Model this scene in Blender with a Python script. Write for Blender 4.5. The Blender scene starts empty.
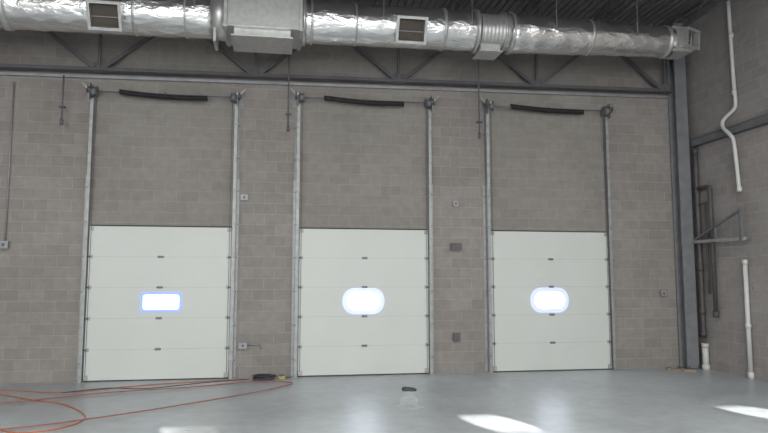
import bpy, bmesh, math, random
from mathutils import Vector, Matrix
random.seed(4)
scene = bpy.context.scene
scene.view_settings.view_transform = 'Standard'
scene.view_settings.look = 'None'
scene.view_settings.exposure = 0.0

# ------------------------------------------------------------------ materials
def new_mat(name):
    m = bpy.data.materials.new(name); m.use_nodes = True
    nt = m.node_tree; b = nt.nodes['Principled BSDF']
    return m, nt, b
def N(nt, t, **kw):
    n = nt.nodes.new(t)
    for k, v in kw.items(): setattr(n, k, v)
    return n
def simple(name, col, rough=0.5, metal=0.0, noise=0.12, nscale=6.0, bump=0.0, bscale=40.0, emis=None, es=0.0):
    m, nt, b = new_mat(name)
    tc = N(nt, 'ShaderNodeTexCoord')
    nz = N(nt, 'ShaderNodeTexNoise'); nz.inputs['Scale'].default_value = nscale; nz.inputs['Detail'].default_value = 4
    nt.links.new(tc.outputs['Object'], nz.inputs['Vector'])
    cr = N(nt, 'ShaderNodeValToRGB')
    cr.color_ramp.elements[0].position = 0.3; cr.color_ramp.elements[1].position = 0.7
    cr.color_ramp.elements[0].color = tuple(c*(1-noise) for c in col)+(1,)
    cr.color_ramp.elements[1].color = tuple(min(1,c*(1+noise)) for c in col)+(1,)
    nt.links.new(nz.outputs['Fac'], cr.inputs['Fac'])
    nt.links.new(cr.outputs['Color'], b.inputs['Base Color'])
    b.inputs['Roughness'].default_value = rough
    b.inputs['Metallic'].default_value = metal
    if bump > 0:
        n2 = N(nt, 'ShaderNodeTexNoise'); n2.inputs['Scale'].default_value = bscale; n2.inputs['Detail'].default_value = 3
        nt.links.new(tc.outputs['Object'], n2.inputs['Vector'])
        bp = N(nt, 'ShaderNodeBump'); bp.inputs['Strength'].default_value = bump; bp.inputs['Distance'].default_value = 0.02
        nt.links.new(n2.outputs['Fac'], bp.inputs['Height']); nt.links.new(bp.outputs['Normal'], b.inputs['Normal'])
    if emis:
        b.inputs['Emission Color'].default_value = emis+(1,); b.inputs['Emission Strength'].default_value = es
    return m

def block_mat(name, axis, c1, c2, mortar, dark=1.0):
    m, nt, b = new_mat(name)
    tc = N(nt, 'ShaderNodeTexCoord'); sp = N(nt, 'ShaderNodeSeparateXYZ'); cb = N(nt, 'ShaderNodeCombineXYZ')
    nt.links.new(tc.outputs['Object'], sp.inputs[0])
    nt.links.new(sp.outputs[axis], cb.inputs[0]); nt.links.new(sp.outputs['Z'], cb.inputs[1])
    br = N(nt, 'ShaderNodeTexBrick'); br.offset = 0.5
    br.inputs['Scale'].default_value = 1.0
    br.inputs['Brick Width'].default_value = 0.40; br.inputs['Row Height'].default_value = 0.2
    br.inputs['Mortar Size'].default_value = 0.007; br.inputs['Mortar Smooth'].default_value = 0.4
    br.inputs['Color1'].default_value = c1+(1,); br.inputs['Color2'].default_value = c2+(1,)
    br.inputs['Mortar'].default_value = mortar+(1,)
    nt.links.new(cb.outputs[0], br.inputs['Vector'])
    nz = N(nt, 'ShaderNodeTexNoise'); nz.inputs['Scale'].default_value = 0.6; nz.inputs['Detail'].default_value = 3
    nt.links.new(cb.outputs[0], nz.inputs['Vector'])
    n3 = N(nt, 'ShaderNodeTexNoise'); n3.inputs['Scale'].default_value = 7; n3.inputs['Detail'].default_value = 3
    nt.links.new(cb.outputs[0], n3.inputs['Vector'])
    mr = N(nt, 'ShaderNodeMapRange'); mr.inputs[1].default_value = 0.3; mr.inputs[2].default_value = 0.7
    mr.inputs[3].default_value = 0.92*dark; mr.inputs[4].default_value = 1.08*dark
    nt.links.new(nz.outputs['Fac'], mr.inputs[0])
    mr2 = N(nt, 'ShaderNodeMapRange'); mr2.inputs[1].default_value = 0.3; mr2.inputs[2].default_value = 0.7
    mr2.inputs[3].default_value = 0.93; mr2.inputs[4].default_value = 1.07
    nt.links.new(n3.outputs['Fac'], mr2.inputs[0])
    mu = N(nt, 'ShaderNodeMath', operation='MULTIPLY')
    nt.links.new(mr.outputs[0], mu.inputs[0]); nt.links.new(mr2.outputs[0], mu.inputs[1])
    vm = N(nt, 'ShaderNodeVectorMath', operation='SCALE')
    nt.links.new(br.outputs['Color'], vm.inputs[0]); nt.links.new(mu.outputs[0], vm.inputs['Scale'])
    nt.links.new(vm.outputs[0], b.inputs['Base Color'])
    b.inputs['Roughness'].default_value = 0.9
    ad = N(nt, 'ShaderNodeMath', operation='MULTIPLY_ADD')
    nt.links.new(br.outputs['Fac'], ad.inputs[0]); ad.inputs[1].default_value = -1.0
    sc = N(nt, 'ShaderNodeMath', operation='MULTIPLY'); sc.inputs[1].default_value = 0.4
    nt.links.new(n3.outputs['Fac'], sc.inputs[0]); nt.links.new(sc.outputs[0], ad.inputs[2])
    bp = N(nt, 'ShaderNodeBump'); bp.inputs['Strength'].default_value = 0.4; bp.inputs['Distance'].default_value = 0.006
    nt.links.new(ad.outputs[0], bp.inputs['Height']); nt.links.new(bp.outputs['Normal'], b.inputs['Normal'])
    return m

M_block = block_mat('cmu_block', 'X', (0.280,0.252,0.234), (0.325,0.295,0.275), (0.365,0.334,0.312))
M_infill = block_mat('cmu_infill', 'X', (0.290,0.267,0.243), (0.320,0.295,0.270), (0.36,0.333,0.304), 0.96)
M_blockR = block_mat('cmu_block_side', 'Y', (0.300,0.274,0.263), (0.345,0.316,0.304), (0.39,0.36,0.345))

def floor_mat():
    m, nt, b = new_mat('polished_concrete')
    tc = N(nt, 'ShaderNodeTexCoord')
    n1 = N(nt, 'ShaderNodeTexNoise'); n1.inputs['Scale'].default_value = 0.45; n1.inputs['Detail'].default_value = 8; n1.inputs['Roughness'].default_value = 0.6; n1.inputs['Distortion'].default_value = 0.6
    n2 = N(nt, 'ShaderNodeTexNoise'); n2.inputs['Scale'].default_value = 5; n2.inputs['Detail'].default_value = 6
    for n in (n1, n2): nt.links.new(tc.outputs['Object'], n.inputs['Vector'])
    cr = N(nt, 'ShaderNodeValToRGB')
    cr.color_ramp.elements[0].position = 0.38; cr.color_ramp.elements[0].color = (0.34,0.365,0.378,1)
    cr.color_ramp.elements[1].position = 0.62; cr.color_ramp.elements[1].color = (0.51,0.538,0.56,1)
    mx = N(nt, 'ShaderNodeMath', operation='MULTIPLY_ADD'); mx.inputs[1].default_value = 0.3
    nt.links.new(n2.outputs['Fac'], mx.inputs[0])
    sc = N(nt, 'ShaderNodeMath', operation='MULTIPLY'); sc.inputs[1].default_value = 0.7
    nt.links.new(n1.outputs['Fac'], sc.inputs[0]); nt.links.new(sc.outputs[0], mx.inputs[2])
    nt.links.new(mx.outputs[0], cr.inputs['Fac']); nt.links.new(cr.outputs['Color'], b.inputs['Base Color'])
    mr = N(nt, 'ShaderNodeMapRange'); mr.inputs[3].default_value = 0.18; mr.inputs[4].default_value = 0.5
    nt.links.new(n1.outputs['Fac'], mr.inputs[0]); nt.links.new(mr.outputs[0], b.inputs['Roughness'])
    bp = N(nt, 'ShaderNodeBump'); bp.inputs['Strength'].default_value = 0.15; bp.inputs['Distance'].default_value = 0.01
    nt.links.new(n2.outputs['Fac'], bp.inputs['Height']); nt.links.new(bp.outputs['Normal'], b.inputs['Normal'])
    return m
M_floor = floor_mat()
M_ceil = simple('roof_deck', (0.17,0.162,0.168), 0.8)
M_plain = simple('painted_wall', (0.62,0.61,0.59), 0.9)

def foil_mat():
    m, nt, b = new_mat('foil_duct_wrap')
    tc = N(nt, 'ShaderNodeTexCoord')
    mp = N(nt, 'ShaderNodeMapping'); mp.inputs['Scale'].default_value = (1.0,1.8,1.8)
    nt.links.new(tc.outputs['Object'], mp.inputs[0])
    v = N(nt, 'ShaderNodeTexNoise'); v.inputs['Scale'].default_value = 7; v.inputs['Detail'].default_value = 4; v.inputs['Distortion'].default_value = 1.0
    w = N(nt, 'ShaderNodeTexVoronoi'); w.inputs['Scale'].default_value = 4
    nt.links.new(mp.outputs[0], v.inputs['Vector']); nt.links.new(mp.outputs[0], w.inputs['Vector'])
    ad = N(nt, 'ShaderNodeMath', operation='ADD'); nt.links.new(v.outputs['Fac'], ad.inputs[0]); nt.links.new(w.outputs['Distance'], ad.inputs[1])
    bp = N(nt, 'ShaderNodeBump'); bp.inputs['Strength'].default_value = 0.5; bp.inputs['Distance'].default_value = 0.03
    nt.links.new(ad.outputs[0], bp.inputs['Height']); nt.links.new(bp.outputs['Normal'], b.inputs['Normal'])
    b.inputs['Base Color'].default_value = (0.86,0.85,0.84,1); b.inputs['Metallic'].default_value = 1.0
    b.inputs['Roughness'].default_value = 0.27
    return m
M_foil = foil_mat()
M_galv = simple('galvanised_sheet', (0.62,0.615,0.60), 0.4, 0.7, 0.1, 12, 0.12, 8)
M_track = simple('galvanised_track', (0.30,0.30,0.295), 0.5, 0.4, 0.15, 9)
M_trackl = simple('galvanised_angle', (0.38,0.39,0.385), 0.5, 0.35, 0.15, 9)
M_dark = simple('duct_interior', (0.10,0.085,0.07), 0.8)
M_spring = simple('oiled_spring_steel', (0.04,0.037,0.04), 0.6, 0.2)
M_steel = simple('primed_steel', (0.14,0.133,0.143), 0.65, 0.1)
M_steel2 = simple('grey_steel', (0.20,0.205,0.215), 0.55, 0.3)
M_col = simple('column_paint', (0.24,0.242,0.253), 0.55, 0.15)
M_pvc = simple('white_pvc', (0.66,0.65,0.635), 0.4, 0, 0.05)
M_iron = simple('cast_iron_pipe', (0.11,0.10,0.10), 0.6, 0.2)
M_box = simple('electrical_box_grey', (0.34,0.34,0.35), 0.5, 0.3)
M_boxd = simple('electrical_box_dark', (0.13,0.12,0.125), 0.5, 0.2)
M_orange = simple('orange_cord', (0.52,0.17,0.08), 0.5)
M_red = simple('red_cord', (0.34,0.12,0.10), 0.5)
M_black = simple('black_cord', (0.06,0.06,0.065), 0.5)
M_yellow = simple('yellow_plastic', (0.50,0.40,0.12), 0.5)
M_wood = simple('scrap_wood', (0.33,0.25,0.19), 0.8)
M_rubber = simple('rubber_seal', (0.06,0.06,0.06), 0.8)
M_ext = simple('exterior_concrete', (0.6,0.6,0.6), 0.9)

def door_mat():
    m, nt, b = new_mat('white_door_skin')
    tc = N(nt, 'ShaderNodeTexCoord')
    w = N(nt, 'ShaderNodeTexWave'); w.bands_direction = 'Z'; w.inputs['Scale'].default_value = 6.0
    nt.links.new(tc.outputs['Object'], w.inputs['Vector'])
    bp = N(nt, 'ShaderNodeBump'); bp.inputs['Strength'].default_value = 0.12; bp.inputs['Distance'].default_value = 0.004
    nt.links.new(w.outputs['Fac'], bp.inputs['Height']); nt.links.new(bp.outputs['Normal'], b.inputs['Normal'])
    nz = N(nt, 'ShaderNodeTexNoise'); nz.inputs['Scale'].default_value = 1.2
    nt.links.new(tc.outputs['Object'], nz.inputs['Vector'])
    cr = N(nt, 'ShaderNodeValToRGB')
    cr.color_ramp.elements[0].color = (0.66,0.675,0.64,1); cr.color_ramp.elements[1].color = (0.71,0.725,0.69,1)
    nt.links.new(nz.outputs['Fac'], cr.inputs['Fac']); nt.links.new(cr.outputs['Color'], b.inputs['Base Color'])
    b.inputs['Roughness'].default_value = 0.5
    return m
M_door = door_mat()
M_joint = simple('door_joint_shadow_gap', (0.46,0.47,0.445), 0.7, 0, 0.05)
M_hinge = simple('door_hinge_steel', (0.42,0.42,0.41), 0.5, 0.2)

def pane_mat(name, trans, col, es):
    m = bpy.data.materials.new(name); m.use_nodes = True; nt = m.node_tree; nt.nodes.clear()
    out = N(nt, 'ShaderNodeOutputMaterial'); tr = N(nt, 'ShaderNodeBsdfTransparent'); em = N(nt, 'ShaderNodeEmission')
    em.inputs['Color'].default_value = col+(1,); em.inputs['Strength'].default_value = es
    tr.inputs['Color'].default_value = (trans,trans,trans,1)
    ad = N(nt, 'ShaderNodeAddShader'); nt.links.new(tr.outputs[0], ad.inputs[0]); nt.links.new(em.outputs[0], ad.inputs[1])
    nt.links.new(ad.outputs[0], out.inputs[0])
    return m
M_pane_clear = pane_mat('glowing_acrylic_pane', 0.9, (0.80,0.88,1.0), 9.0)  # see-through pane; added emission stands in for bright daylight
M_pane_frost = pane_mat('glowing_frosted_acrylic_pane', 0.05, (0.80,0.93,1.0), 1.8)  # frosted pane; its backlit look comes from emission
M_rim = simple('halo_glow_frame', (0.6,0.65,0.9), 0.4, 0, 0.03, emis=(0.50,0.58,1.0), es=0.7)  # self-lit frame: emission imitates the bluish halo round the window
M_rim1 = simple('blue_halo_glow_frame', (0.35,0.45,0.8), 0.4, 0, 0.03, emis=(0.25,0.40,1.0), es=0.5)  # self-lit frame: blue emission imitates the glow bordering the pane

def plastic_mat():
    m, nt, b = new_mat('clear_plastic_film')
    b.inputs['Base Color'].default_value = (0.75,0.77,0.8,1); b.inputs['Roughness'].default_value = 0.12
    b.inputs['Alpha'].default_value = 0.13
    tc = N(nt, 'ShaderNodeTexCoord')
    n2 = N(nt, 'ShaderNodeTexNoise'); n2.inputs['Scale'].default_value = 14; nt.links.new(tc.outputs['Object'], n2.inputs['Vector'])
    bp = N(nt, 'ShaderNodeBump'); bp.inputs['Strength'].default_value = 1.0; bp.inputs['Distance'].default_value = 0.05
    nt.links.new(n2.outputs['Fac'], bp.inputs['Height']); nt.links.new(bp.outputs['Normal'], b.inputs['Normal'])
    return m
M_film = plastic_mat()

# ------------------------------------------------------------------ mesh builder
class MB:
    def __init__(s): s.v=[]; s.f=[]; s.m=[]; s.sm=[]; s.mats=[]
    def mi(s, mat):
        if mat not in s.mats: s.mats.append(mat)
        return s.mats.index(mat)
    def face(s, idx, mat, smooth=False):
        s.f.append(idx); s.m.append(s.mi(mat)); s.sm.append(smooth)
    def box(s, x0,x1,y0,y1,z0,z1, mat, M=None):
        b=len(s.v)
        for x,y,z in ((x0,y0,z0),(x1,y0,z0),(x1,y1,z0),(x0,y1,z0),(x0,y0,z1),(x1,y0,z1),(x1,y1,z1),(x0,y1,z1)):
            p=Vector((x,y,z)); s.v.append(M@p if M else p)
        for q in ((0,3,2,1),(4,5,6,7),(0,1,5,4),(1,2,6,5),(2,3,7,6),(3,0,4,7)):
            s.face([b+i for i in q], mat)
    def bar(s, p0, p1, w, h, mat, up=(0,0,1)):
        p0=Vector(p0); p1=Vector(p1); d=p1-p0; L=d.length; d.normalize()
        u=Vector(up)
        if abs(d.dot(u))>0.98: u=Vector((1,0,0))
        sx=d.cross(u).normalized(); uz=sx.cross(d).normalized()
        M=Matrix(((sx.x,d.x,uz.x,p0.x),(sx.y,d.y,uz.y,p0.y),(sx.z,d.z,uz.z,p0.z),(0,0,0,1)))
        s.box(-w/2,w/2,0,L,-h/2,h/2,mat,M)
    def angle(s, p0, p1, w, t, mat, up=(0,0,1)):
        p0=Vector(p0); p1=Vector(p1); d=p1-p0; L=d.length; d.normalize(); u=Vector(up)
        if abs(d.dot(u))>0.98: u=Vector((1,0,0))
        sx=d.cross(u).normalized(); uz=sx.cross(d).normalized()
        M=Matrix(((sx.x,d.x,uz.x,p0.x),(sx.y,d.y,uz.y,p0.y),(sx.z,d.z,uz.z,p0.z),(0,0,0,1)))
        s.box(-w/2,w/2,0,L,-w/2,-w/2+t,mat,M); s.box(-w/2,-w/2+t,0,L,-w/2,w/2,mat,M)
    def tube(s, pts, r, mat, seg=10, cap=True, smooth=True):
        pts=[Vector(p) for p in pts]; rs = r if isinstance(r,(list,tuple)) else [r]*len(pts)
        base=len(s.v); prev=None
        for i,p in enumerate(pts):
            if i==0: d=pts[1]-p
            elif i==len(pts)-1: d=p-pts[i-1]
            else: d=(pts[i+1]-p).normalized()+(p-pts[i-1]).normalized()
            if d.length<1e-6: d=pts[min(i+1,len(pts)-1)]-pts[max(i-1,0)]
            d.normalize()
            if prev is None:
                a=Vector((0,0,1)) if abs(d.z)<0.9 else Vector((1,0,0))
                n=d.cross(a).normalized()
            else:
                n=(prev-d*prev.dot(d)).normalized()
            prev=n; bn=d.cross(n)
            for k in range(seg):
                a=2*math.pi*k/seg
                s.v.append(p+(n*math.cos(a)+bn*math.sin(a))*rs[i])
        for i in range(len(pts)-1):
            for k in range(seg):
                k2=(k+1)%seg
                s.face([base+i*seg+k, base+(i+1)*seg+k, base+(i+1)*seg+k2, base+i*seg+k2], mat, smooth)
        if cap:
            s.face([base+k for k in range(seg)], mat); s.face([base+(len(pts)-1)*seg+k for k in reversed(range(seg))], mat)
    def done(s, name, bevel=0.0, parent=None):
        me=bpy.data.meshes.new(name); me.from_pydata([tuple(v) for v in s.v],[],s.f); 
        for m in s.mats: me.materials.append(m)
        for i,p in enumerate(me.polygons): p.material_index=s.m[i]; p.use_smooth=s.sm[i]
        bm=bmesh.new(); bm.from_mesh(me); bmesh.ops.recalc_face_normals(bm,faces=bm.faces); bm.to_mesh(me); bm.free()
        me.update()
        o=bpy.data.objects.new(name,me); scene.collection.objects.link(o)
        if bevel>0:
            md=o.modifiers.new('bevel','BEVEL'); md.width=bevel; md.segments=2; md.limit_method='ANGLE'
        if parent: o.parent=parent
        return o
def empty(name, loc=(0,0,0)):
    e=bpy.data.objects.new(name,None); e.location=(0,0,0); scene.collection.objects.link(e); return e
def smooth_path(pts, n=8):
    P=[Vector(p) for p in pts]; out=[]
    for i in range(len(P)-1):
        p0=P[max(i-1,0)];p1=P[i];p2=P[i+1];p3=P[min(i+2,len(P)-1)]
        for k in range(n):
            t=k/n
            out.append(0.5*((2*p1)+(p2-p0)*t+(2*p0-5*p1+4*p2-p3)*t*t+(3*p1-p0-3*p2+p3)*t**3))
    out.append(P[-1]); return out

# ------------------------------------------------------------------ room
XL, XR, YB, H = -13.0, 8.55, -25.0, 7.15
DW, DH = 2.46, 2.73
DOORS = [-2.03, 1.68, 5.41]

b=MB(); b.box(XL-0.2,XR+0.2,YB-0.2,0.2,-0.15,0.0,M_floor); b.done('floor')
b=MB(); ins=0.06
xs=[XL]
for c in DOORS: xs += [c-DW/2+ins, c+DW/2-ins]
xs.append(XR)
for i in range(0,len(xs),2): b.box(xs[i],xs[i+1],0,0.2,0,H,M_block)
for c in DOORS: b.box(c-DW/2+ins,c+DW/2-ins,0.0,0.2,DH-0.05,H,M_infill)
b.done('wall_back')
b=MB(); b.box(XR,XR+0.2,YB,0.2,0,H,M_blockR); b.done('wall_right')
b=MB(); b.box(XL-0.2,XL,YB,0.2,0,H,M_blockR); b.done('wall_left')
b=MB(); b.box(XL,XR,YB-0.2,YB,0,H,M_plain); b.done('wall_front')
b=MB(); b.box(XL-0.2,XR+0.2,YB-0.2,0.2,H+0.04,H+0.2,M_ceil)
x=XL
while x<XR-0.1:
    b.box(x,x+0.09,YB,0,H,H+0.04,M_ceil); x+=0.15
b.done('ceiling')
b=MB(); b.box(-40,40,0.2,60,-0.2,-0.02,M_ext); b.done('ground_outside')

# ------------------------------------------------------------------ overhead doors
def rrect(w,h,r,n=6):
    pts=[]
    for cx,cz,a0 in ((w/2-r,h/2-r,0),(-w/2+r,h/2-r,90),(-w/2+r,-h/2+r,180),(w/2-r,-h/2+r,270)):
        for k in range(n+1):
            a=math.radians(a0+90*k/n); pts.append((cx+r*math.cos(a),cz+r*math.sin(a)))
    return pts
for di,c in enumerate(DOORS):
    root=empty('sectional_overhead_door' if di==0 else 'sectional_overhead_door.%03d'%di)
    nS=5; sh=DH/nS; y0,y1=-0.075,-0.025
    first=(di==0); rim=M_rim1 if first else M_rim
    wx=c+(0.03 if first else (-0.04 if di==2 else -0.02)); ww=0.66; wh=0.30 if first else 0.36; wz=2.5*sh+0.01
    b=MB()
    for k in range(nS):
        z0=k*sh+0.002+(0.02 if k==0 else 0); z1=(k+1)*sh-0.002
        if k==2:
            b.box(c-DW/2,wx-ww/2,y0,y1,z0,z1,M_door); b.box(wx+ww/2,c+DW/2,y0,y1,z0,z1,M_door)
            b.box(wx-ww/2,wx+ww/2,y0,y1,z0,wz-wh/2,M_door); b.box(wx-ww/2,wx+ww/2,y0,y1,wz+wh/2,z1,M_door)
        else: b.box(c-DW/2,c+DW/2,y0,y1,z0,z1,M_door)
        if k>0: b.box(c-DW/2,c+DW/2,y0+0.004,y1,z0-0.005,z0+0.0005,M_joint)
    b.done('door_panels' , 0, root)
    b=MB(); b.box(c-DW/2,c+DW/2,-0.07,-0.03,0.0,0.022,M_rubber)
    b.box(c-DW/2,c+DW/2,-0.026,-0.001,DH-0.01,DH+0.025,M_rubber); b.done('weather_seal',0,root)
    b=MB()
    for k in range(1,nS):
        z=k*sh
        b.box(c-0.05,c+0.05,y0-0.012,y0,z-0.022,z+0.022,M_track); b.tube([(c-0.055,y0-0.012,z),(c+0.055,y0-0.012,z)],0.009,M_steel2,8)
        for s in (-1,1):
            xx=c+s*(DW/2-0.04)
            b.box(xx-0.03,xx+0.03,y0-0.015,y0,z-0.03,z+0.03,M_hinge)
            b.tube([(xx,y0-0.025,z),(c+s*(DW/2+0.03),y0-0.025,z)],0.011,M_steel,8)
    for s in (-1,1):
        xx=c+s*(DW/2-0.04)
        b.box(xx-0.035,xx+0.035,y0-0.02,y0,0.03,0.11,M_hinge)
        b.box(xx-0.03,xx+0.03,y0-0.02,y0,DH-0.08,DH-0.01,M_hinge)
    b.done('hinges_and_rollers',0,root)
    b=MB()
    e=0.06 if first else 0.13  # rim extends past the opening to carry the painted window glow
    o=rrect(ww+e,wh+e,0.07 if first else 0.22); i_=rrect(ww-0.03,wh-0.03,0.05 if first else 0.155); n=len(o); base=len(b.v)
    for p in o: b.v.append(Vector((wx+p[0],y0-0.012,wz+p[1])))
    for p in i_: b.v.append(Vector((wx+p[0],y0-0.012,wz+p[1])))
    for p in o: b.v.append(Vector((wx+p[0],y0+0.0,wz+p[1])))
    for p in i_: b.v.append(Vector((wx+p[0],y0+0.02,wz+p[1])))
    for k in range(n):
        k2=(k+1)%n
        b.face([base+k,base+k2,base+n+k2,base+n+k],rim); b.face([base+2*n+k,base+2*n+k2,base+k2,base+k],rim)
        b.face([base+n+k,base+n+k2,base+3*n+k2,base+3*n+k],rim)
    b.done('window_halo_frame',0,root)
    b=MB()
    for p in i_: b.v.append(Vector((wx+p[0],y0+0.018,wz+p[1])))
    b.face(list(range(n)), M_pane_frost if first else M_pane_clear); b.done('window_pane',0,root)

    # ---- tracks & counterbalance
    tz=5.14 if first else 5.2
    root2=empty('door_lift_track' if first else 'door_lift_track.%03d'%di)
    W0=-0.003
    b=MB()
    for s in (-1,1):
        xe=c+s*(DW/2+0.045)
        b.box(xe-0.028,xe+0.028,-0.075,-0.070,0.0,tz-0.1,M_track)
        b.box(xe+s*0.024-0.004,xe+s*0.024+0.004,-0.13,-0.07,0.0,tz-0.1,M_track)
        b.box(xe-0.028,xe+0.028,-0.134,-0.130,0.0,tz-0.1,M_trackl)
        b.box(xe-s*0.026-0.003,xe-s*0.026+0.003,-0.13,-0.112,0.0,tz-0.1,M_track)
        b.box(xe+s*0.03-0.004,xe+s*0.03+0.004,-0.12,W0,0.0,3.65,M_trackl)
        b.box(min(xe+s*0.03,xe+s*0.08),max(xe+s*0.03,xe+s*0.08),-0.008,W0,0.0,3.65,M_trackl)
        b.box(xe+s*0.03-0.003,xe+s*0.03+0.003,-0.09,W0,3.65,tz-0.05,M_track)
        b.box(min(xe+s*0.03,xe+s*0.06),max(xe+s*0.03,xe+s*0.06),-0.006,W0,3.65,tz-0.05,M_track)
        z=0.3
        while z<tz-0.2:
            b.box(min(xe,xe+s*0.045),max(xe,xe+s*0.045),-0.137,-0.132,z,z+0.04,M_track)
            b.tube([(xe+s*0.055,-0.02,z+0.02),(xe+s*0.055,W0,z+0.02)],0.012,M_steel,6); z+=0.62
        b.box(min(xe-s*0.02,xe+s*0.1),max(xe-s*0.02,xe+s*0.1),-0.13,W0,0.0,0.008,M_trackl)
        b.box(xe+s*0.02-0.005,xe+s*0.02+0.005,-0.26,W0,tz-0.14,tz+0.16,M_track)
        b.box(min(xe+s*0.02,xe+s*0.12),max(xe+s*0.02,xe+s*0.12),-0.008,W0,tz-0.14,tz+0.16,M_track)
        xd=xe-s*0.05
        b.tube([(xd-0.05,-0.17,tz+0.02),(xd-0.045,-0.17,tz+0.02),(xd-0.04,-0.17,tz+0.02),(xd+0.04,-0.17,tz+0.02),(xd+0.045,-0.17,tz+0.02),(xd+0.05,-0.17,tz+0.02)],[0.095,0.095,0.07,0.07,0.095,0.095],M_steel2,20)
        b.tube([(xe+s*0.05,-0.2,tz+0.04),(xe+s*0.075,-0.2,tz+0.04)],0.06,M_steel,16)
        b.bar((xe+s*0.03,-0.05,tz+0.12),(xe+s*0.03,-0.42,tz+0.02),0.03,0.04,M_trackl)
        b.bar((xe+s*0.02,-0.2,tz+0.02),(xe+s*0.16,-0.2,tz+0.16),0.05,0.03,M_trackl)
        b.tube([(xe-s*0.075,-0.10,0.1),(xe-s*0.075,-0.11,tz)],0.004,M_steel,6)
    b.done('tracks',0,root2)
    b=MB()
    b.tube([(c-DW/2-0.12,-0.17,tz+0.02),(c+DW/2+0.12,-0.17,tz+0.02)],0.012,M_steel2,10)
    # torsion spring with a slight sag on the shaft
    s0,s1=-0.80,0.75
    def sag(t): return -0.05*t-0.028*math.sin(math.pi*t)*(1 if di!=2 else 0.7)+0.01
    pts=[];turns=56
    for k in range(turns*8+1):
        a=2*math.pi*k/8; t=k/(turns*8)
        pts.append((c+s0+(s1-s0)*t,-0.17+0.042*math.cos(a),tz+0.02+sag(t)+0.042*math.sin(a)))
    b.tube(pts,0.0105,M_spring,6)
    b.tube([(c+s0+(s1-s0)*t/12,-0.17,tz+0.02+sag(t/12)) for t in range(13)],0.034,M_spring,14)
    b.box(c-0.008,c+0.008,-0.2,W0,tz-0.03,tz+0.05,M_steel); b.box(c-0.05,c+0.05,-0.008,W0,tz-0.07,tz+0.08,M_track)
    b.done('torsion_spring_shaft',0,root2)

# ------------------------------------------------------------------ column, truss, girts
b=MB(); cx=8.28
b.box(cx-0.13,cx+0.13,-0.30,-0.285,0.02,H,M_col); b.box(cx-0.13,cx+0.13,-0.055,-0.04,0.02,H,M_col); b.box(cx-0.006,cx+0.006,-0.285,-0.055,0.02,H,M_col)
b.box(cx-0.17,cx+0.17,-0.34,-0.005,0,0.02,M_steel)
for sx in (-0.1,0.1): 
    b.tube([(cx+sx,-0.32,0.02),(cx+sx,-0.32,0.07)],0.014,M_steel,8)
b.done('steel_column')

b=MB(); yT=-0.17
def cz(x): return 5.54+(x+5)*0.0135
x0t=XL+0.1; x1t=cx-0.14
for dy in (-0.05,0.05):
    b.angle((x0t,yT+dy,cz(x0t)),(x1t,yT+dy,cz(x1t)),0.08,0.012,M_steel)
    b.angle((x0t,yT+dy,cz(x0t)+1.1),(x1t,yT+dy,cz(x1t)+1.1),0.08,0.012,M_steel)
nodes=[-11.6,-8.8,-6.0,-3.2,-0.42,2.33,5.17,8.0]
for i,x in enumerate(nodes):
    b.bar((x,yT,cz(x)),(x,yT,cz(x)+1.1),0.05,0.05,M_steel)
    b.box(x-0.11,x+0.11,yT-0.006,yT+0.006,cz(x)-0.05,cz(x)+0.14,M_steel)
    for s in (-1,1):
        xt=x+s*1.4
        if xt>8.05: continue
        b.bar((x+s*0.08,yT,cz(x)+0.03),(xt,yT,cz(xt)+1.08),0.07,0.07,M_steel)
b.done('roof_truss')

b=MB(); b.bar((x0t,-0.035,cz(x0t)-0.10),(x1t,-0.035,cz(x1t)-0.10),0.05,0.05,M_box); b.done('wall_strut')

b=MB()
b.box(XR-0.10,XR-0.09,YB+0.2,-0.31,4.50,4.66,M_steel2); b.box(XR-0.10,XR-0.002,YB+0.2,-0.31,4.50,4.51,M_steel2); b.box(XR-0.10,XR-0.002,YB+0.2,-0.31,4.65,4.66,M_steel2)
b.done('wall_girt')

b=MB()
xj=-12.2; joists=[]
while xj<XR-0.3:
    joists.append(xj)
    for z in (H-0.03,H-0.35): b.bar((xj,-0.35,z),(xj,YB+0.3,z),0.07,0.04,M_steel)
    y=-0.35; k=0
    while y>YB+1:
        b.bar((xj,y,H-0.05 if k%2 else H-0.34),(xj,y-0.45,H-0.34 if k%2 else H-0.05),0.022,0.022,M_steel); y-=0.45;k+=1
    xj+=1.55
b.done('bar_joist')

# ------------------------------------------------------------------ duct
root=empty('spiral_air_duct')
YD=-1.5
def dz(x): return 6.15+(x+0.5)*0.010
def duct(x0,x1,r0,r1,mat=M_foil,n=24):
    bb=MB(); P=[];R=[]
    for k in range(n+1):
        t=k/n; x=x0+(x1-x0)*t; P.append((x,YD,dz(x))); R.append(r0+(r1-r0)*t+(0.006*math.sin(k*2.1) if 0<k<n else 0))
    bb.tube(P,R,mat,40); return bb
def ring(bb,x,r,w=0.05,mat=M_galv):
    bb.tube([(x-w/2,YD,dz(x)),(x+w/2,YD,dz(x))],r,mat,40)
b=duct(-7.5,-4.3,0.36,0.36); b.done('duct_run_1',0,root)
b=duct(-4.3,-1.05,0.36,0.36); ring(b,-4.25,0.385,0.1); ring(b,-2.3,0.37,0.04); ring(b,-1.5,0.37,0.03); b.done('duct_run_2',0,root)
b=duct(0.36,3.5,0.355,0.35); ring(b,0.42,0.40,0.06); ring(b,0.55,0.375,0.03); ring(b,1.3,0.36,0.03); ring(b,2.85,0.37,0.05); ring(b,3.45,0.385,0.05); b.done('duct_run_3',0,root)
b=duct(3.5,4.05,0.315,0.315,M_galv); ring(b,3.95,0.36,0.04); b.done('duct_run_4',0,root)
b=duct(4.05,7.25,0.35,0.28); ring(b,4.1,0.37,0.04); ring(b,7.15,0.30,0.05); ring(b,5.6,0.325,0.03); b.done('duct_run_5',0,root)
b=MB()
z=dz(-0.3)
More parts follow.
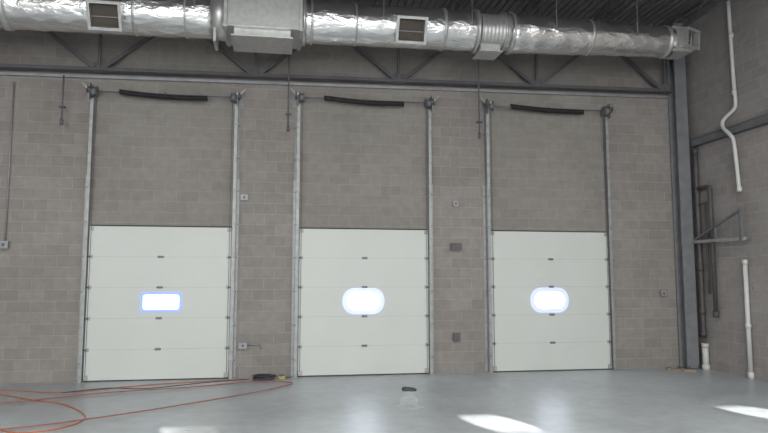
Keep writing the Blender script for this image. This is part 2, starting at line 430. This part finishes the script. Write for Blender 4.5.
b.box(-0.85,0.36,YD-0.42,YD+0.42,z-0.28,z+0.45,M_galv)
b.box(-0.72,0.20,YD-0.36,YD+0.36,z-0.42,z-0.28,M_galv)
for xx in (-0.88,0.33): b.box(xx,xx+0.06,YD-0.47,YD+0.47,z-0.33,z+0.5,M_galv)
b.box(-0.9,0.4,YD-0.46,YD+0.46,z-0.31,z-0.27,M_galv)
b.box(-0.76,0.24,YD-0.39,YD+0.39,z-0.44,z-0.415,M_galv)
b.bar((-1.03,YD,z-0.5),(-1.03,YD,z+0.55),0.05,0.5,M_galv,(0,1,0))
b.done('plenum_box',0.006,root)
b=MB(); b.tube([(-1.1,YD,z),(-0.85,YD,z)],[0.36,0.40],M_galv,40); b.done('transition',0,root)
def register(x,w,h,ang,r,name,yaw=0,dark=M_dark):
    M=Matrix.Translation((x,YD,dz(x)))@Matrix.Rotation(math.radians(yaw),4,'Z')@Matrix.Rotation(math.radians(ang),4,'X')
    bb=MB(); t=0.03; d0=-r-0.13; d1=-r+0.12
    bb.box(-w/2,-w/2+t,d0,d1,-h/2,h/2,M_galv,M); bb.box(w/2-t,w/2,d0,d1,-h/2,h/2,M_galv,M)
    bb.box(-w/2+t,w/2-t,d0,d1,h/2-t,h/2,M_galv,M); bb.box(-w/2+t,w/2-t,d0,d1,-h/2,-h/2+t,M_galv,M)
    bb.box(-w/2+t,w/2-t,-r-0.03,-r-0.02,-h/2+t,h/2-t,M_dark,M)
    f=0.016
    for q in ((-w/2-f,-w/2,-h/2-f,h/2+f),(w/2,w/2+f,-h/2-f,h/2+f)): bb.box(q[0],q[1],d0-0.006,d0+0.006,q[2],q[3],M_galv,M)
    bb.box(-w/2,w/2,d0-0.006,d0+0.006,h/2,h/2+f,M_galv,M); bb.box(-w/2,w/2,d0-0.006,d0+0.006,-h/2-f,-h/2,M_galv,M)
    bb.box(-w/2+t,w/2-t,-r-0.05,-r-0.03,-h*0.08,-h*0.05,M_box,M)
    bb.done(name,0.002,root)
register(-2.70,0.48,0.42,30,0.36,'register_tap_1')
register(2.22,0.50,0.42,26,0.35,'register_tap_2')
register(7.40,0.38,0.34,5,0.22,'register_tap_3',25)
b=MB(); b.box(3.5,3.86,YD-0.2,YD+0.2,dz(3.7)-0.42,dz(3.7)-0.28,M_galv); b.box(3.47,3.89,YD-0.23,YD+0.23,dz(3.7)-0.43,dz(3.7)-0.41,M_galv); b.done('bottom_tap',0.004,root)
b=MB(); b.box(7.2,7.6,YD-0.2,YD+0.25,dz(7.4)-0.24,dz(7.4)+0.24,M_galv); b.done('end_box',0.005,root)
b=MB()
for xx in joists:
    if xx<-7 or xx>7.2 or -1.2<xx<0.5: continue
    for dy in (-0.37,0.37): b.bar((xx,YD+dy,dz(xx)),(xx,YD+dy,H-0.375),0.03,0.004,M_trackl)
b.done('hanger_straps',0,root)

# ------------------------------------------------------------------ right wall piping
b=MB()
xp=XR-0.06
p=smooth_path([(xp,-1.57,H-0.01),(xp,-1.6,5.5),(xp,-1.62,5.15),(xp,-1.58,4.98),(xp-0.07,-1.36,4.82),(xp-0.1,-1.38,4.66),(xp-0.1,-1.56,4.48),(xp-0.06,-1.6,4.3),(xp,-1.6,3.40)],6)
b.tube(p,0.035,M_pvc,12)
for z in (3.45,5.3,6.4): b.tube([(xp,-1.6,z-0.04),(xp,-1.6,z+0.04)],0.046,M_pvc,12)
b.done('pvc_vent_pipe')
b=MB(); b.tube([(xp,-1.64,0),(xp,-1.64,2.14)],0.04,M_pvc,14); b.tube([(xp,-1.64,0),(xp,-1.64,0.12)],0.055,M_pvc,14); b.tube([(xp,-1.64,2.06),(xp,-1.64,2.14)],0.05,M_pvc,14); b.tube([(xp,-1.64,0.9),(xp,-1.64,0.98)],0.05,M_pvc,14)
b.box(XR-0.02,XR-0.002,-1.74,-1.54,1.6,1.64,M_trackl)
b.done('pvc_standpipe')
b=MB(); b.tube([(8.47,-0.42,0),(8.47,-0.42,0.52)],0.06,M_pvc,14); b.tube([(8.47,-0.42,0),(8.47,-0.42,0.1)],0.075,M_pvc,14); b.tube([(8.47,-0.42,0.44),(8.47,-0.42,0.52)],0.07,M_pvc,14); b.done('pvc_cleanout_stub')
b=MB()
xq=XR-0.07
b.tube(smooth_path([(xq,-0.38,0.62),(xq,-0.38,1.2),(xq,-0.38,3),(xq,-0.38,4.45)],3),0.045,M_iron,12)
for z in (0.7,2.0,3.6,4.4): b.tube([(xq,-0.38,z-0.05),(xq,-0.38,z+0.05)],0.06,M_iron,12)
b.tube([(xq,-0.38,3.62),(xq,-0.70,3.62),(xq,-0.76,3.60),(xq,-0.78,3.54),(xq,-0.78,1.09)],0.04,M_iron,12)
b.tube([(xq,-0.78,1.05),(xq,-0.78,1.16)],0.055,M_iron,12)
b.tube([(xq,-0.38,1.09),(xq,-0.38,1.2)],0.055,M_iron,12)
b.tube([(xq,-0.62,3.3),(xq,-0.62,1.5)],0.022,M_iron,10); b.tube([(xq,-0.38,3.3),(xq,-0.64,3.3)],0.022,M_iron,10)
b.done('drain_pipe_assembly')
b=MB(); xb=XR-0.16
b.bar((xb,-0.33,2.54),(xb,-1.80,2.52),0.05,0.06,M_trackl)
b.bar((xb,-1.72,2.5),(xb,-1.72,3.10),0.05,0.05,M_steel2)
b.bar((xb,-0.35,2.58),(xb,-1.72,3.05),0.04,0.04,M_steel2)
b.bar((xb,-1.0,2.54),(xb,-1.0,2.80),0.04,0.04,M_steel2)
for yy in (-0.55,-1.72): b.box(xb,XR-0.002,yy-0.025,yy+0.025,2.50,2.57,M_steel2)
b.done('unistrut_bracket')

# ------------------------------------------------------------------ back wall electrical
def ebox(name,x,z,w,h,d,mat,cond=None):
    e=-0.003
    bb=MB(); bb.box(x-w/2,x+w/2,-d,e,z-h/2,z+h/2,mat); bb.box(x-w/2-0.006,x+w/2+0.006,-d-0.008,-d,z-h/2-0.006,z+h/2+0.006,mat)
    bb.box(x-w*0.15,x+w*0.15,-d-0.018,-d-0.008,z-h*0.2,z+h*0.2,M_boxd)
    if cond:
        for q in cond: bb.tube(q,0.014,M_box,8)
    bb.done(name)
ebox('push_button_station',-0.58,3.30,0.12,0.10,0.06,M_box)
ebox('outlet_box',-0.55,0.58,0.14,0.10,0.06,M_box,[[(-0.48,-0.03,0.60),(-0.22,-0.03,0.60)],[(-0.22,-0.03,0.60),(-0.22,-0.03,0.52)]])
ebox('push_button_station',3.48,3.26,0.09,0.10,0.06,M_box)
ebox('disconnect_switch',3.48,2.42,0.20,0.12,0.08,M_boxd)
ebox('outlet_box',3.47,0.68,0.12,0.14,0.06,M_boxd)
ebox('outlet_box',7.85,1.5,0.12,0.10,0.06,M_box)
ebox('control_box',-4.66,2.38,0.14,0.12,0.1,M_box,[[(-4.66,-0.03,2.44),(-4.66,-0.03,5.3)]])
def hrod(name,x,z0,z1,y=-0.32):
    bb=MB(); bb.tube([(x,y,z1),(x,y,z0)],0.014,M_steel,8); bb.tube([(x,y,z0-0.06),(x,y,z0+0.04)],0.03,M_steel,10)
    bb.box(x-0.05,x+0.05,y-0.05,y+0.05,z0+0.25,z0+0.27,M_steel); bb.done(name)
hrod('hanging_chain_hoist',-3.78,4.58,5.42,-0.2)
hrod('hanging_rod',0.20,4.55,H-0.38,-0.45)
hrod('hanging_rod',3.86,4.55,H,-0.45)

# ------------------------------------------------------------------ floor clutter
def cord(name,pts,r,mat,sag=0):
    bb=MB(); bb.tube(smooth_path([(x,y,r+sag) for x,y in pts],8),r,mat,6); bb.done(name)
cord('extension_cord',[(-6.5,-0.9),(-4.3,-0.84),(-3.29,-1.20),(-2.19,-.68),(-1.0,-.32),(-.5,-.25)],0.008,M_orange)
cord('air_hose',[(-6,-2.6),(-3.81,-2.12),(-2.63,-1.48),(-1.18,-1.06),(-.30,-.66),(.22,-.8),(.28,-1.10),(-.34,-1.86),(-1.62,-2.99),(-2.56,-3.65),(-3.13,-3.92),(-4.5,-4.3)],0.009,M_red,0.018)
cord('extension_cord',[(-6.2,-.7),(-5,-.5),(-4.2,-1.2),(-3.54,-1.77),(-2.9,-2.3),(-2.37,-3.26),(-2.5,-3.9),(-3.0,-4.0),(-3.6,-3.2),(-4.3,-2.7),(-5.5,-2.9)],0.009,M_orange)
cord('power_cable',[(-3.2,-1.45),(-2.6,-1.1),(-2.0,-1.25),(-1.1,-.75),(-.42,-.5)],0.008,M_black,0.034)
b=MB(); pts=[]
for k in range(90):
    a=k*0.42; r=0.14+0.04*math.sin(k*0.31); pts.append((-0.15+r*1.2*math.cos(a),-0.34+r*math.sin(a),0.02+0.0008*k))
b.tube(pts,0.011,M_black,6); b.done('coiled_cable')
b=MB(); b.box(0.10,0.22,-0.30,-0.22,0.0,0.05,M_yellow); b.box(0.12,0.20,-0.28,-0.24,0.05,0.08,M_boxd); b.tube([(0.22,-0.26,0.03),(0.32,-0.26,0.03)],0.016,M_steel,10); b.done('power_tool',0.006)
b=MB()
for (x,y,l,a) in ((7.85,-0.42,0.30,0.3),(7.98,-0.6,0.22,-0.5),(7.75,-0.3,0.2,1.1),(7.9,-0.45,0.18,2.0)):
    M=Matrix.Translation((x,y,0.02))@Matrix.Rotation(a,4,'Z'); b.box(-l/2,l/2,-0.04,0.04,-0.02,0.02,M_wood,M)
b.done('scrap_lumber_pile')
b=MB(); X,Y=1.86,-3.3
seg=18; base=0; hs=[0,0.02,0.06,0.10,0.14,0.18,0.22,0.25]; rr=[0.21,0.17,0.13,0.13,0.10,0.085,0.075,0.07]
for i,h in enumerate(hs):
    for k in range(seg):
        a=2*math.pi*k/seg; r=rr[i]*(1+0.22*math.sin(k*2.3+i*1.7)*(1-h*2.5))
        b.v.append(Vector((X+r*math.cos(a),Y+r*math.sin(a),h)))
for i in range(len(hs)-1):
    for k in range(seg):
        k2=(k+1)%seg; b.face([i*seg+k,i*seg+k2,(i+1)*seg+k2,(i+1)*seg+k],M_film)
b.tube([(X-0.02,Y,0.24),(X-0.02,Y,0.25),(X+0.0,Y,0.275),(X,Y,0.285)],[0.075,0.08,0.065,0.03],M_black,18)
b.tube([(X+0.04,Y,0.255),(X+0.11,Y-0.01,0.245)],[0.028,0.02],M_black,8)
b.done('plastic_wrapped_pipe_stub')

# ------------------------------------------------------------------ lights
def area(name,loc,rot,sx,sy,e,col=(1,1,1)):
    l=bpy.data.lights.new(name,'AREA'); l.shape='RECTANGLE'; l.size=sx; l.size_y=sy; l.energy=e; l.color=col
    o=bpy.data.objects.new(name,l); o.location=loc; o.rotation_euler=rot; scene.collection.objects.link(o); return o
for i,(x,y) in enumerate(((-6,-8),(0,-8),(6,-8),(-6,-15),(0,-15),(6,-15))):
    area('overhead_fill_%d'%i,(x,y,6.6),(0,0,0),1.2,1.2,220,(0.98,1.0,0.97))  # added fill lights behind the camera, no fixtures modelled
area('rear_fill',(-2,-24.5,3.4),(math.radians(90),0,0),16,6,1650,(0.95,0.985,1.0))  # added fill in front of the closed rear wall, no opening there
s=bpy.data.lights.new('sun','SUN'); s.energy=26; s.angle=math.radians(1.2); s.color=(1,0.99,0.97)
so=bpy.data.objects.new('sun',s); scene.collection.objects.link(so)
so.rotation_euler=Vector((1.12,-4.45,-1.40)).to_track_quat('-Z','Y').to_euler()
w=bpy.data.worlds.new('World'); scene.world=w; w.use_nodes=True
bg=w.node_tree.nodes['Background']; bg.inputs[0].default_value=(0.72,0.82,1,1); bg.inputs[1].default_value=4.0

# ------------------------------------------------------------------ camera
cam=bpy.data.cameras.new('camera'); cam.sensor_width=36; cam.lens=654*36/768
co=bpy.data.objects.new('camera',cam); scene.collection.objects.link(co)
co.location=(0,-12.39,1.75); co.rotation_euler=(math.radians(90+5.64),0,math.radians(-9.46))
cam.clip_end=200
scene.camera=co
